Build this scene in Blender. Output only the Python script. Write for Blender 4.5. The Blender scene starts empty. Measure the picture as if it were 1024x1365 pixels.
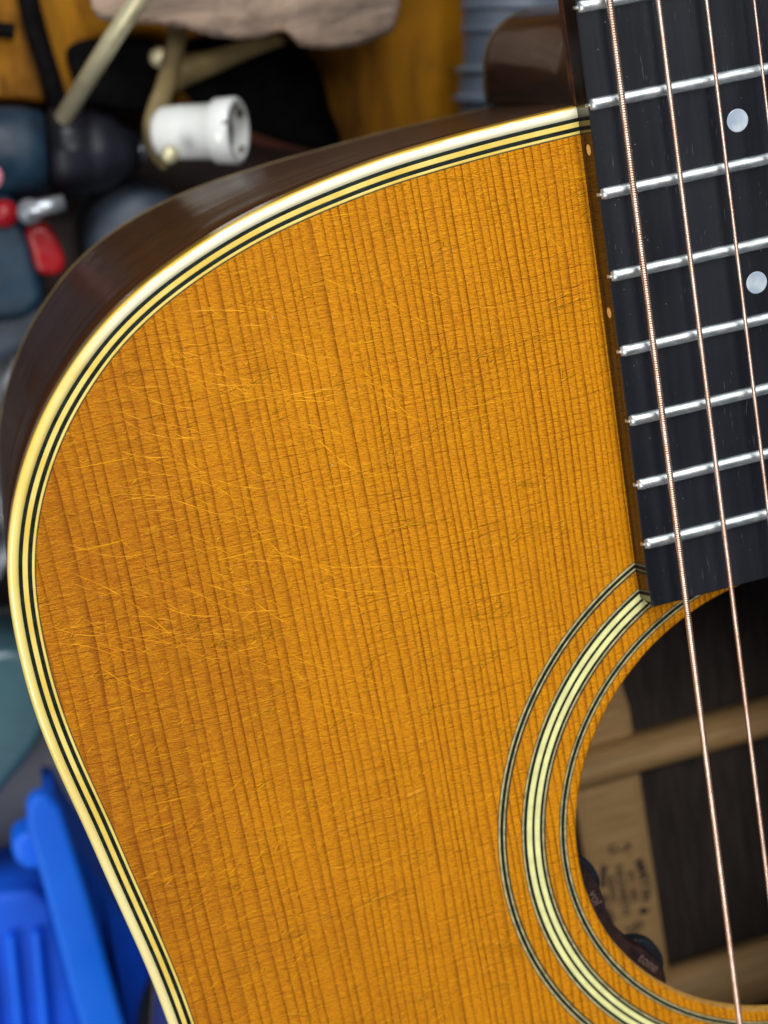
import bpy, bmesh, math, random
import numpy as np
from mathutils import Vector, Matrix

S = 0.001                                   # everything below is written in millimetres
sc = bpy.context.scene

# ------------------------------------------------------------------ camera
CAM = np.array([-133.8, 24.3, 301.4])
ROT = np.array([[0.9559952, -0.1788647, 0.2325524],
                [-0.2349415, -0.9414828, 0.2416871],
                [0.1757148, -0.2856869, -0.9420758]])     # rows: right, down, forward
FPX = 2244.2
cd = bpy.data.cameras.new('camera'); cam = bpy.data.objects.new('camera', cd)
sc.collection.objects.link(cam); sc.camera = cam
m = Matrix.Identity(4)
for i in range(3):
    m[i][0] = ROT[0][i]; m[i][1] = -ROT[1][i]; m[i][2] = -ROT[2][i]; m[i][3] = CAM[i]*S
cam.matrix_world = m
cd.sensor_fit = 'VERTICAL'; cd.sensor_height = 36.0; cd.lens = FPX/1365*36.0
cd.clip_start = 0.01; cd.clip_end = 50
cd.dof.use_dof = True; cd.dof.focus_distance = 0.313
cd.dof.aperture_fstop = cd.lens/4.1; cd.dof.aperture_blades = 0

# ------------------------------------------------------------------ world and lamps
w = bpy.data.worlds.new('World'); sc.world = w; w.use_nodes = True
bg = w.node_tree.nodes['Background']
bg.inputs[0].default_value = (0.70, 0.80, 1.0, 1); bg.inputs[1].default_value = 0.15
sc.view_settings.view_transform = 'Standard'; sc.view_settings.look = 'None'
sc.view_settings.exposure = 0.0; sc.view_settings.gamma = 1.0

def area(name, loc, target, size, size_y, power, color):
    ld = bpy.data.lights.new(name, 'AREA'); ld.shape = 'RECTANGLE'; ld.size = size; ld.size_y = size_y
    ld.energy = power; ld.color = color
    o = bpy.data.objects.new(name, ld); sc.collection.objects.link(o)
    o.location = loc
    o.rotation_euler = (Vector(target)-Vector(loc)).to_track_quat('-Z', 'Y').to_euler()
    return o
area('window_light', (-0.10, 1.05, 0.62), (-0.05, -0.10, 0), 0.75, 0.5, 13.8, (0.93, 0.97, 1.0))
area('overhead_fill', (0.06, 0.38, 0.95), (-0.02, -0.15, 0), 0.45, 0.35, 6.6, (1.0, 0.97, 0.92))  # unseen fill lamp, added to brighten the inside of the body
area('left_fill', (-0.95, -0.35, 0.75), (-0.18, -0.25, -0.2), 0.6, 0.5, 8.0, (1.0, 0.97, 0.93))  # unseen lamp, added to brighten the crate and the left side

# ------------------------------------------------------------------ node helpers
class N:
    def __init__(s, name, base=(.5,.5,.5), rough=.5, metal=0, coat=0, coat_rough=.1, spec=None):
        s.m = bpy.data.materials.new(name); s.m.use_nodes = True
        s.t = s.m.node_tree; s.b = s.t.nodes['Principled BSDF']
        s.b.inputs['Base Color'].default_value = (*base, 1)
        s.b.inputs['Roughness'].default_value = rough
        s.b.inputs['Metallic'].default_value = metal
        s.b.inputs['Coat Weight'].default_value = coat
        s.b.inputs['Coat Roughness'].default_value = coat_rough
        if spec is not None: s.b.inputs['Specular IOR Level'].default_value = spec
        s.tc = None
    def put(s, sock, v):
        if isinstance(v, bpy.types.NodeSocket): s.t.links.new(v, sock)
        elif isinstance(v, (tuple, list)) and len(v) == 3 and sock.type == 'RGBA': sock.default_value = (*v, 1)
        else: sock.default_value = v
    def co(s, scale=(1, 1, 1), rot=(0, 0, 0), obj=True):          # object coordinates in mm, scaled
        if s.tc is None: s.tc = s.t.nodes.new('ShaderNodeTexCoord')
        src = s.tc.outputs['Object']
        if any(rot):
            r = s.t.nodes.new('ShaderNodeMapping'); r.inputs['Rotation'].default_value = rot
            s.t.links.new(src, r.inputs[0]); src = r.outputs[0]
        n = s.t.nodes.new('ShaderNodeMapping')
        n.inputs['Scale'].default_value = tuple(1000*k for k in scale)
        s.t.links.new(src, n.inputs[0]); return n.outputs[0]
    def noise(s, vec, scale=1, detail=2, rough=.5, dist=0):
        n = s.t.nodes.new('ShaderNodeTexNoise'); n.inputs['Scale'].default_value = scale
        n.inputs['Detail'].default_value = detail; n.inputs['Roughness'].default_value = rough
        n.inputs['Distortion'].default_value = dist
        s.t.links.new(vec, n.inputs['Vector']); return n.outputs['Fac']
    def vor(s, vec, scale=1, feat='F1', out='Distance', rnd=1):
        n = s.t.nodes.new('ShaderNodeTexVoronoi'); n.feature = feat; n.inputs['Scale'].default_value = scale
        n.inputs['Randomness'].default_value = rnd
        s.t.links.new(vec, n.inputs['Vector']); return n.outputs[out]
    def ma(s, op, a, b=0.0, c=0.0, clamp=False):
        n = s.t.nodes.new('ShaderNodeMath'); n.operation = op; n.use_clamp = clamp
        s.put(n.inputs[0], a); s.put(n.inputs[1], b); s.put(n.inputs[2], c); return n.outputs[0]
    def rng(s, v, a, b, c=0.0, d=1.0, smooth=True):
        n = s.t.nodes.new('ShaderNodeMapRange'); n.interpolation_type = 'SMOOTHSTEP' if smooth else 'LINEAR'
        s.put(n.inputs['Value'], v)
        for k, x in zip(('From Min', 'From Max', 'To Min', 'To Max'), (a, b, c, d)): n.inputs[k].default_value = x
        return n.outputs[0]
    def mix(s, f, a, b, mode='MIX'):
        n = s.t.nodes.new('ShaderNodeMix'); n.data_type = 'RGBA'; n.blend_type = mode
        s.put(n.inputs[0], f); s.put(n.inputs[6], a); s.put(n.inputs[7], b); return n.outputs[2]
    def xyz(s, v):
        n = s.t.nodes.new('ShaderNodeSeparateXYZ'); s.t.links.new(v, n.inputs[0]); return n.outputs
    def color(s, v): s.put(s.b.inputs['Base Color'], v)
    def rough(s, v): s.put(s.b.inputs['Roughness'], v)
    def bump(s, h, dist_mm, strength=1.0, coat=False):
        n = s.t.nodes.new('ShaderNodeBump'); n.inputs['Distance'].default_value = dist_mm*S
        n.inputs['Strength'].default_value = strength
        s.put(n.inputs['Height'], h); s.t.links.new(n.outputs[0], s.b.inputs['Normal'])
        if coat: s.t.links.new(n.outputs[0], s.b.inputs['Coat Normal'])

M = {}
def simple(name, base, rough=.5, metal=0, var=.12, sc_=.15, bump=0, bscale=1.5, coat=0, spec=None):
    """a plain colour with a little mottling and fine relief"""
    n = N(name, base, rough, metal, coat, spec=spec)
    f = n.noise(n.co(), sc_, 4, .6)
    d = tuple(max(0, c*(1-var*2)) for c in base); l = tuple(min(1, c*(1+var*2)) for c in base)
    n.color(n.mix(n.rng(f, .3, .7), d, l))
    n.rough(n.rng(n.noise(n.co(), sc_*3, 3), .3, .7, max(.03, rough-.08), min(1, rough+.1)))
    if bump: n.bump(n.noise(n.co(), bscale, 4, .6), bump)
    M[name] = n.m; return n

# ---- aged spruce top: amber lacquer, growth lines along Y, silk and checks across
def spruce(name, tint=1.0):
    n = N(name, rough=.42, coat=0.0, spec=.16)
    P = n.co()
    x, y, z = n.xyz(P)
    wob = n.noise(n.co((.014, .005, .01)), 1, 2, .5)
    wob2 = n.noise(n.co((.5, .06, .1)), 1, 3, .6)
    xx = n.ma('ADD', x, n.ma('MULTIPLY', n.ma('SUBTRACT', wob, .5), 8.0))
    xx = n.ma('ADD', xx, n.ma('MULTIPLY', n.ma('SUBTRACT', wob2, .5), .60))
    # growth rings wider towards the edge of the body
    ph = n.ma('ADD', n.ma('MULTIPLY', xx, .77), n.ma('MULTIPLY', n.ma('MULTIPLY', xx, xx), .0014))
    irr = n.noise(n.co((.16, .0004, .0004)), 1, 2, .5)
    ph = n.ma('ADD', ph, n.ma('MULTIPLY', irr, 2.2))
    fr = n.ma('FRACT', ph)
    ln = n.ma('MULTIPLY', n.ma('POWER', n.rng(fr, .30, .93, 0, 1, False), 2.8), n.rng(fr, .93, 1.0, 1, 0))
    brk = n.rng(n.noise(n.co((.5, .07, .5)), 1, 3, .6), .3, .62, .68, 1)
    cell = n.ma('FLOOR', ph)
    wn = n.t.nodes.new('ShaderNodeTexWhiteNoise'); wn.noise_dimensions = '1D'; n.put(wn.inputs['W'], cell)
    lnv = n.ma('MULTIPLY', n.ma('MULTIPLY', ln, brk), n.rng(wn.outputs['Value'], 0, 1, .6, 1, False))
    # silk / medullary figure across the grain
    silk = n.noise(n.co((.22, 2.2, 1)), 1, 4, .65)
    fib = n.noise(n.co((.9, 3.6, 1), (0, 0, math.radians(14))), 1, 3, .65, .4)
    fine = n.noise(n.co((2.2, 3.0, 1)), 1, 3, .7)
    # cross checks: thin dark grooves across the grain, in zones
    zone = n.rng(n.noise(n.co((.018, .022, 1)), 1, 2, .5), .32, .56)
    yy = n.ma('ADD', y, n.ma('MULTIPLY', n.noise(n.co((.05, .12, 1)), 1, 3, .6), 4.0))
    fy = n.ma('FRACT', n.ma('MULTIPLY', yy, .62))
    chk = n.ma('MULTIPLY', n.rng(fy, .80, .93), n.rng(fy, .93, 1, 1, 0))
    chk = n.ma('MULTIPLY', n.ma('MULTIPLY', chk, zone), n.rng(n.noise(n.co((.07, .5, 1)), 1, 3, .6), .42, .6))
    # wavy bright ridges
    v = n.vor(n.co((.20, .75, 1), (0, 0, math.radians(-8))), 1, 'DISTANCE_TO_EDGE')
    rid = n.ma('MULTIPLY', n.rng(v, 0, .05, 1, 0), n.rng(n.noise(n.co((.09, .16, 1)), 1, 3, .6), .55, .68))
    fl = n.rng(n.noise(n.co((.55, 2.7, 1), (0, 0, math.radians(-20))), 1, 3, .55, .3), .60, .70)  # orange flecks: fine highlights on the relief put into the colour
    fl = n.ma('MULTIPLY', fl, n.rng(n.noise(n.co((.05, .05, 1)), 1, 3, .6), .40, .62))
    st = n.rng(n.noise(n.co((.045, 1.9, 1), (0, 0, math.radians(2))), 1, 3, .6), .60, .72)      # long streaks across the grain
    fl = n.ma('MAXIMUM', fl, n.ma('MULTIPLY', st, .7))
    big = n.noise(n.co((.022, .014, 1)), 1, 4, .6)
    big = n.ma('ADD', n.ma('MULTIPLY', big, .62), n.ma('MULTIPLY', n.rng(x, -150, -62), .33))  # brighter towards the centre: light falloff and sheen put into the colour
    a = n.mix(n.rng(big, .22, .72), (.36*tint, .104*tint, .0004), (.66*tint, .240*tint, .0008))
    a = n.mix(n.rng(silk, .35, .7, 0, .40), a, (.84*tint, .36*tint, .002))
    a = n.mix(n.rng(fib, .56, .32, 0, .58), a, (.27, .068, .0006))
    a = n.mix(n.rng(fine, .52, .72, 0, .45), a, (.86, .38, .002))
    a = n.mix(n.ma('MULTIPLY', lnv, .88), a, (.19, .044, .001))
    a = n.mix(n.ma('MULTIPLY', chk, .42), a, (.25, .062, .0012))
    a = n.mix(n.ma('MULTIPLY', rid, .3), a, (.85, .42, .02))
    a = n.mix(n.ma('MULTIPLY', fl, .8), a, (.98, .46, .004))
    n.color(a)
    h = n.ma('MULTIPLY', lnv, -.65)
    h = n.ma('ADD', h, n.ma('MULTIPLY', chk, -.42))
    h = n.ma('ADD', h, n.ma('MULTIPLY', silk, .75))
    h = n.ma('ADD', h, n.ma('MULTIPLY', fib, .75))
    h = n.ma('ADD', h, n.ma('MULTIPLY', fine, .35))
    h = n.ma('ADD', h, n.ma('MULTIPLY', rid, .8))
    h = n.ma('ADD', h, n.ma('MULTIPLY', fl, .5))
    n.bump(h, .36)
    n.rough(n.rng(n.noise(n.co((.03, .03, 1)), 1, 3), .3, .7, .36, .5))
    M[name] = n.m
spruce('aged_spruce')
# hairline lacquer ridges
n = N('lacquer_ridge', (.80, .36, .022), .32); n.color(n.mix(n.rng(n.noise(n.co(), .12, 2), .4, .6), (.60, .225, .001), (.84, .37, .003))); n.b.inputs['Specular IOR Level'].default_value = .2; M['lacquer_ridge'] = n.m
# edge grain of the hole wall
n = N('raw_spruce', rough=.6); n.color(n.mix(n.rng(n.noise(n.co((.9, .9, 3)), 1, 3), .35, .65), (.42, .20, .035), (.66, .36, .08))); M['raw_spruce'] = n.m
# ivory celluloid
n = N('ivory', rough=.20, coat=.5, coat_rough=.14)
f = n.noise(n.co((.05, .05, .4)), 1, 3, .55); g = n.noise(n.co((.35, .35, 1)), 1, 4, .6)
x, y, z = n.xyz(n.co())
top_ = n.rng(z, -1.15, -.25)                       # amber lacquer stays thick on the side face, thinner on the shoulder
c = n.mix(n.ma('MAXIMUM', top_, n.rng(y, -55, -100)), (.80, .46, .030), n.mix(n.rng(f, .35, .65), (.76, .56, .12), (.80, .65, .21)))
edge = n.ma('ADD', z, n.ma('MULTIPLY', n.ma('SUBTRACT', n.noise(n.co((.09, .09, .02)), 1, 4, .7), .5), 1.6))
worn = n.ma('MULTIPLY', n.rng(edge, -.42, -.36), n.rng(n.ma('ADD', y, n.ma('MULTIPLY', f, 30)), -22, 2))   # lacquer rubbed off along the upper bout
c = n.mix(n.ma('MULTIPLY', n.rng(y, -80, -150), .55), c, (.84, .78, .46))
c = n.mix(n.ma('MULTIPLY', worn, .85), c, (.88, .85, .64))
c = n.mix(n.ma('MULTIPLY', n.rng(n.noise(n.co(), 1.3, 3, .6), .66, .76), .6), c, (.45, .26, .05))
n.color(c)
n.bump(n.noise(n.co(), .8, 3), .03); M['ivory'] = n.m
n = N('purfling_ivory', rough=.34, coat=.2)
f = n.noise(n.co(), .12, 3, .55)
n.color(n.mix(n.rng(f, .35, .65), (.70, .50, .085), (.78, .62, .17)))
n.bump(n.noise(n.co(), .9, 3), .04); M['purfling_ivory'] = n.m
simple('old_binding', (.15, .095, .035), .35, var=.15)
simple('rosette_ivory', (.74, .72, .31), .4, var=.05, sc_=.3, bump=.03)
simple('rosette_tan', (.42, .36, .17), .45, var=.18, sc_=.5, bump=.03)
simple('inlay_black', (.006, .012, .009), .4, var=.3, sc_=.4, bump=.03, spec=.25)
simple('inlay_edge', (.055, .045, .012), .5, var=.3, sc_=.4)
# rosewood sides, glossy lacquer
n = N('rosewood_side', rough=.45, coat=.32, coat_rough=.20, spec=.12)
v = n.noise(n.co((.012, .012, .55)), 1, 5, .6, .6); v2 = n.noise(n.co((.03, .03, .10)), 1, 3)
n.color(n.mix(n.rng(v2, .35, .65), n.mix(n.rng(v, .35, .65), (.012, .004, .0016), (.060, .020, .005)), (.034, .011, .003)))
n.bump(n.noise(n.co((.022, .022, .03)), 1, 2), 1.6, coat=True); M['rosewood_side'] = n.m
n = N('rosewood_inside', rough=.6)
v = n.noise(n.co((.7, .02, 1)), 1, 4, .6); n.color(n.mix(n.rng(v, .3, .7), (.020, .015, .013), (.050, .037, .032)))
n.bump(v, .1); M['rosewood_inside'] = n.m
n = N('mahogany_neck', rough=.45, coat=.45, coat_rough=.12, spec=.2)
v = n.noise(n.co((.25, .25, .03)), 1, 4, .6); n.color(n.mix(n.rng(v, .3, .7), (.022, .006, .003), (.07, .020, .006)))
n.bump(n.noise(n.co((.05, .05, .02)), 1, 2), .9, coat=True); M['mahogany_neck'] = n.m
n = N('brace_spruce', rough=.65)
v = n.noise(n.co((.05, 1.1, .8)), 1, 4, .6); n.color(n.mix(n.rng(v, .3, .7), (.32, .19, .075), (.50, .31, .13)))
n.bump(v, .12); M['brace_spruce'] = n.m
n = N('strip_spruce', rough=.7)
v = n.noise(n.co((.05, .9, 1)), 1, 4, .6); n.color(n.mix(n.rng(v, .3, .7), (.38, .225, .09), (.52, .33, .15)))
n.bump(v, .08); M['strip_spruce'] = n.m
# ebony fretboard
n = N('ebony', rough=.42, spec=.24)
v = n.noise(n.co((.16, .004, 1)), 1, 3, .5)
pore = n.ma('MULTIPLY', n.rng(n.noise(n.co((2.4, .30, 1)), 1, 2, .6), .66, .74), n.rng(n.noise(n.co((.12, .05, 1)), 1, 2), .42, .6))
dust = n.rng(n.vor(n.co((1, 1, 1)), .55), 0.0, .10, 1, 0)
dust = n.ma('MULTIPLY', dust, n.rng(n.noise(n.co(), .3, 2), .5, .62))
c = n.mix(n.rng(v, .35, .65), (.0060, .0068, .0100), (.0135, .0150, .0205))
c = n.mix(n.ma('MULTIPLY', pore, .55), c, (.10, .11, .12)); c = n.mix(n.ma('MULTIPLY', dust, .35), c, (.30, .32, .36))
n.color(c); n.bump(n.ma('ADD', n.ma('MULTIPLY', pore, -.8), n.noise(n.co((.9, .1, 1)), 1, 3)), .05)
n.rough(n.rng(n.noise(n.co((.06, .03, 1)), 1, 3), .35, .65, .36, .52)); M['ebony'] = n.m
n = N('ebony_side', rough=.10, spec=.22)
n.color(n.mix(n.rng(n.noise(n.co((.4, .05, 1)), 1, 3), .4, .6), (.010, .006, .004), (.022, .013, .008))); M['ebony_side'] = n.m
# nickel frets
n = N('nickel', (.72, .74, .73), .26, 1)
v = n.noise(n.co((.5, 2, 2)), 1, 4, .6); v = n.noise(n.co((.35, .8, .8)), 1, 2, .5); n.color(n.mix(n.rng(v, .35, .7), (.60, .64, .63), (.72, .77, .78)))
n.rough(n.rng(v, .3, .7, .38, .50)); M['nickel'] = n.m
n = N('phosphor_bronze', (.86, .55, .38), .36, 1); v = n.noise(n.co(), .25, 3); n.color(n.mix(n.rng(v, .35, .65), (.70, .47, .35), (.82, .63, .52))); M['phosphor_bronze'] = n.m
M['plain_steel'] = N('plain_steel', (.78, .77, .75), .22, 1).m
n = N('pearl_dot', rough=.25, coat=.5)
n.color(n.mix(n.rng(n.noise(n.co(), .35, 2), .35, .65), (.34, .41, .50), (.52, .57, .62))); M['pearl_dot'] = n.m
simple('side_dot', (.70, .42, .13), .4)
simple('preamp_plastic', (.020, .009, .007), .33, var=.25, sc_=.4, bump=.03)
simple('wheel_rubber', (.006, .009, .014), .38, var=.2)
simple('print_grey', (.15, .095, .075), .5, var=.1)
simple('stamp_ink', (.012, .011, .016), .7, var=.3, sc_=.8)

# ------------------------------------------------------------------ mesh helpers (mm in, metres out)
def mesh(name, verts, faces, mat, parent=None, smooth=False, mats=None, midx=None):
    me = bpy.data.meshes.new(name)
    me.from_pydata([(v[0]*S, v[1]*S, v[2]*S) for v in verts], [], [tuple(int(i) for i in f) for f in faces])
    for k in (mats or [mat]): me.materials.append(M[k])
    if midx is not None: me.polygons.foreach_set('material_index', midx)
    if smooth is True: me.polygons.foreach_set('use_smooth', [True]*len(me.polygons))
    elif smooth: me.polygons.foreach_set('use_smooth', smooth)
    me.update()
    o = bpy.data.objects.new(name, me); sc.collection.objects.link(o)
    if parent is not None: o.parent = parent
    return o
def fixn(o):
    bm = bmesh.new(); bm.from_mesh(o.data); bmesh.ops.recalc_face_normals(bm, faces=bm.faces); bm.to_mesh(o.data); bm.free(); return o
def bevel(o, w_, seg=2, ang=35):
    md = o.modifiers.new('bevel', 'BEVEL'); md.width = w_*S; md.segments = seg; md.limit_method = 'ANGLE'; md.angle_limit = math.radians(ang)
    for p in o.data.polygons: p.use_smooth = True
    wn_ = o.modifiers.new('wn', 'WEIGHTED_NORMAL'); wn_.keep_sharp = False
    return o
def empty(name, loc=(0, 0, 0)):
    o = bpy.data.objects.new(name, None); sc.collection.objects.link(o); o.location = [c*S for c in loc]; o.empty_display_size = .01
    return o
def tag(o, label=None, cat=None, kind=None, group=None):
    if label: o['label'] = label
    if cat: o['category'] = cat
    if kind: o['kind'] = kind
    if group: o['group'] = group
    return o
def sweep(name, path, prof, mat, parent=None, closed=True, smooth=True):
    """path: list of frames (origin, u, v); prof: list of (a,b) -> origin + a*u + b*v, closed section"""
    k = len(prof); V = []; F = []
    for o_, u, v in path:
        for a, b in prof: V.append(tuple(o_[i]+a*u[i]+b*v[i] for i in range(3)))
    n_ = len(path)
    for i in range(n_ if closed else n_-1):
        j = (i+1) % n_
        for q in range(k):
            r = (q+1) % k; F.append((i*k+q, i*k+r, j*k+r, j*k+q))
    if not closed: F.append(tuple(range(k))[::-1]); F.append(tuple((n_-1)*k+q for q in range(k)))
    return fixn(mesh(name, V, F, mat, parent, smooth))
def prism(name, poly, z0, z1, mat, parent=None, bev=0, seg=2):
    k = len(poly); V = [(x, y, z0) for x, y in poly]+[(x, y, z1) for x, y in poly]
    F = [tuple(range(k))[::-1], tuple(range(k, 2*k))]+[(i, (i+1) % k, k+(i+1) % k, k+i) for i in range(k)]
    o = fixn(mesh(name, V, F, mat, parent))
    if bev: bevel(o, bev, seg)
    return o
def lathe(name, prof, mat, parent, origin, axis, seg=40, smooth=True, mod=None):
    """prof: (t along axis, radius)"""
    ax = Vector(axis).normalized(); up = Vector((0, 0, 1)) if abs(ax.z) < .9 else Vector((1, 0, 0))
    u = ax.cross(up).normalized(); v = ax.cross(u); V = []; F = []
    for i, (t, r) in enumerate(prof):
        for q in range(seg):
            a = 2*math.pi*q/seg; rr = r*(mod(i, a) if mod else 1)
            p = Vector(origin)+ax*t+u*math.cos(a)*rr+v*math.sin(a)*rr; V.append(tuple(p))
    for i in range(len(prof)-1):
        for q in range(seg):
            r = (q+1) % seg; F.append((i*seg+q, i*seg+r, (i+1)*seg+r, (i+1)*seg+q))
    F.append(tuple(range(seg))); F.append(tuple((len(prof)-1)*seg+q for q in range(seg)))
    o = fixn(mesh(name, V, F, mat, parent, smooth))
    return o
def tube(name, pts, rad, mat, parent=None, seg=14, flat=1.0, smooth=True):
    pts = [Vector(p) for p in pts]; rad = rad if isinstance(rad, list) else [rad]*len(pts); V = []; F = []
    for i, p in enumerate(pts):
        t = (pts[min(i+1, len(pts)-1)]-pts[max(i-1, 0)]).normalized()
        up = Vector((0, 0, 1)) if abs(t.z) < .9 else Vector((1, 0, 0))
        u = t.cross(up).normalized(); v = t.cross(u)
        for q in range(seg):
            a = 2*math.pi*q/seg; V.append(tuple(p+u*math.cos(a)*rad[i]+v*math.sin(a)*rad[i]*flat))
    for i in range(len(pts)-1):
        for q in range(seg):
            r = (q+1) % seg; F.append((i*seg+q, i*seg+r, (i+1)*seg+r, (i+1)*seg+q))
    F.append(tuple(range(seg))); F.append(tuple((len(pts)-1)*seg+q for q in range(seg)))
    return fixn(mesh(name, V, F, mat, parent, smooth))
def catmull(P, per=12, closed=False):
    P = np.array(P, float); n_ = len(P); out = []
    for i in range(n_ if closed else n_-1):
        p0 = P[(i-1) % n_] if closed or i > 0 else 2*P[0]-P[1]
        p1 = P[i]; p2 = P[(i+1) % n_]
        p3 = P[(i+2) % n_] if closed or i+2 < n_ else 2*P[-1]-P[-2]
        for t in np.linspace(0, 1, per, endpoint=False):
            out.append(.5*((2*p1)+(-p0+p2)*t+(2*p0-5*p1+4*p2-p3)*t*t+(-p0+3*p1-3*p2+p3)*t**3))
    if not closed: out.append(P[-1])
    return np.array(out)
def text_mesh(body, size, bold=0.0):
    """flat outline of a word: vertices and faces, x to the right, y up, centred"""
    cu = bpy.data.curves.new('word', 'FONT'); cu.body = body; cu.size = size; cu.resolution_u = 3; cu.offset = bold
    cu.align_x = 'CENTER'; cu.align_y = 'CENTER'
    ob = bpy.data.objects.new('word', cu); sc.collection.objects.link(ob)
    dg = bpy.context.evaluated_depsgraph_get(); me = ob.evaluated_get(dg).to_mesh()
    V = [tuple(v.co) for v in me.vertices]; F = [tuple(p.vertices) for p in me.polygons]
    bpy.data.objects.remove(ob); bpy.data.curves.remove(cu)
    return V, F

# ------------------------------------------------------------------ the guitar
HY = -150.5                                 # centre of the sound hole
g = empty('acoustic_guitar')
tag(g, 'old acoustic guitar with amber crackled spruce top, ivory bound edge and black fretboard', 'guitar')

CP = [(0, -1.6), (-14, -1.9), (-28.2, -2.3), (-44.6, -2.8), (-62.2, -4.0), (-70.8, -5.1), (-82.1, -7.1), (-91.3, -9.3), (-100, -12.2),
      (-109.4, -16.2), (-117, -20.4), (-123.4, -25.1), (-130.2, -31.6), (-135.3, -37.7), (-140.6, -46.2), (-143.6, -52.9), (-145.8, -59.6),
      (-147.3, -68), (-147.9, -77), (-147.9, -87), (-147, -97), (-145.7, -105.7), (-144.2, -114.5), (-142.9, -123.8), (-141.2, -134.9),
      (-139.5, -146), (-138, -160), (-137.3, -175), (-138, -192), (-142, -215), (-152, -245), (-168, -280), (-184, -315), (-194, -350),
      (-196, -385), (-190, -420), (-174, -455), (-145, -485), (-100, -502), (-50, -508), (0, -509)]
full = CP+[(-x, y) for x, y in CP[-2:0:-1]]
dense = catmull(full, 24, True)
seg = np.linalg.norm(np.roll(dense, -1, 0)-dense, axis=1); cum = np.concatenate([[0], np.cumsum(seg)])
NP = 1000
tt = np.linspace(0, cum[-1], NP, endpoint=False)
dc = np.vstack([dense, dense[:1]])
base = np.stack([np.interp(tt, cum, dc[:, 0]), np.interp(tt, cum, dc[:, 1])], 1)
for _ in range(14): base = (np.roll(base, 1, 0)+2*base+np.roll(base, -1, 0))/4
tan = np.roll(base, -1, 0)-np.roll(base, 1, 0); tan /= np.linalg.norm(tan, axis=1)[:, None]
nor = np.stack([-tan[:, 1], tan[:, 0]], 1)
if (nor[0]@np.array([0, 1])) < 0: nor = -nor                    # points outward
def off(d): return base+nor*d
def frames(d):
    b = off(d); return [((b[i, 0], b[i, 1], 0), (nor[i, 0], nor[i, 1], 0), (0, 0, 1)) for i in range(NP)]
# outer binding with a rounded shoulder: a = outward from the first black line
R = 1.15; W = 2.0
prof = [(0, 0.0)]+[(W-R+R*math.sin(a), -R+R*math.cos(a)) for a in np.linspace(0, math.pi/2, 7)]+[(W, -5.6), (0, -5.6)]
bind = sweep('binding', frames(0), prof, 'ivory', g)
def strip(name, a0, a1, z, mat, parent, d=1.6):
    c = min(.08, (a1-a0)*.2)
    return sweep(name, frames(0), [(-a0, z-c), (-a0-c, z), (-a1+c, z), (-a1, z-c), (-a1, -d), (-a0, -d)], mat, parent, smooth=False)
strip('purfling_strip', 0.0, .72, -.02, 'inlay_black', g)
strip('purfling_strip', .72, 1.67, .015, 'purfling_ivory', g)
strip('purfling_strip', 1.67, 2.42, -.02, 'inlay_black', g)
strip('purfling_strip', 2.42, 2.92, .01, 'purfling_ivory', g)
strip('purfling_strip', 2.92, 3.14, -.03, 'inlay_edge', g)

# soundboard: plate between the purfling and the hole, with a softly worn hole edge
inner = off(-3.14); ang = np.arctan2(inner[:, 1]-HY, inner[:, 0])
hr = 50.8; rngs = [(hr+1.1, 0.0), (hr+.45, -.12), (hr+.1, -.45), (hr, -.9), (hr, -2.8)]
rs = random.Random(3); worn = [1+0*i for i in range(NP)]
wv = np.array([.35*math.sin(7*a)*math.sin(3*a+1)+.18*math.sin(23*a+2)+.12*math.sin(41*a) for a in ang])
V = [(p[0], p[1], 0) for p in inner]; F = []; mi = []
for r, z in rngs:
    for a, q in zip(ang, wv): V.append(((r+.10*q)*math.cos(a), HY+(r+.10*q)*math.sin(a), z))
V += [(p[0], p[1], -2.8) for p in inner]
L_ = len(rngs)+2
for l in range(L_-1):
    for i in range(NP):
        j = (i+1) % NP; F.append((l*NP+i, l*NP+j, (l+1)*NP+j, (l+1)*NP+i)); mi.append(1 if l in (3, 4) else 0)
sb = mesh('soundboard', V, F, None, g, [l == 0 or l > 4 for l in range(L_-1) for i in range(NP)] and False, mats=['aged_spruce', 'raw_spruce'], midx=mi); fixn(sb)

# rosette: three rings of inlay strips
def ring(name, r0, r1, z, mat, parent, zb=-1.2, seg_=420):
    fr_ = []
    for i in range(seg_):
        a = 2*math.pi*i/seg_; fr_.append(((0, HY, 0), (math.cos(a), math.sin(a), 0), (0, 0, 1)))
    c = min(.05, (r1-r0)*.2)
    return sweep(name, fr_, [(r0, z-c), (r0+c, z), (r1-c, z), (r1, z-c), (r1, zb), (r0, zb)], mat, parent, smooth=False)
PX = .1633
def rr(x): return 67.88-(x-664.5)*PX
R3 = ring('rosette_ring', rr(676.2), rr(664.4), .012, 'inlay_black', g)
ring('inlay_strip', rr(668.3), rr(665.5), .03, 'rosette_tan', R3); ring('inlay_strip', rr(674.3), rr(672.0), .03, 'rosette_tan', R3)
ring('inlay_strip', rr(676.9), rr(676.2), .02, 'inlay_edge', R3)
R2 = ring('rosette_ring', rr(727.0), rr(695.6), .012, 'inlay_black', g)
for a, b, mt in ((696.6, 699.2, 'rosette_tan'), (702.8, 709.9, 'rosette_ivory'), (713.0, 719.9, 'rosette_ivory'), (723.0, 725.4, 'rosette_tan'), (727.0, 727.8, 'inlay_edge')):
    ring('inlay_strip', rr(b), rr(a), .035 if mt == 'rosette_ivory' else .025, mt, R2)
R1 = ring('rosette_ring', rr(755.9), rr(745.2), .012, 'inlay_black', g)
ring('inlay_strip', rr(748.4), rr(746.4), .03, 'rosette_tan', R1); ring('inlay_strip', rr(754.6), rr(752.2), .03, 'rosette_tan', R1)

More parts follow.
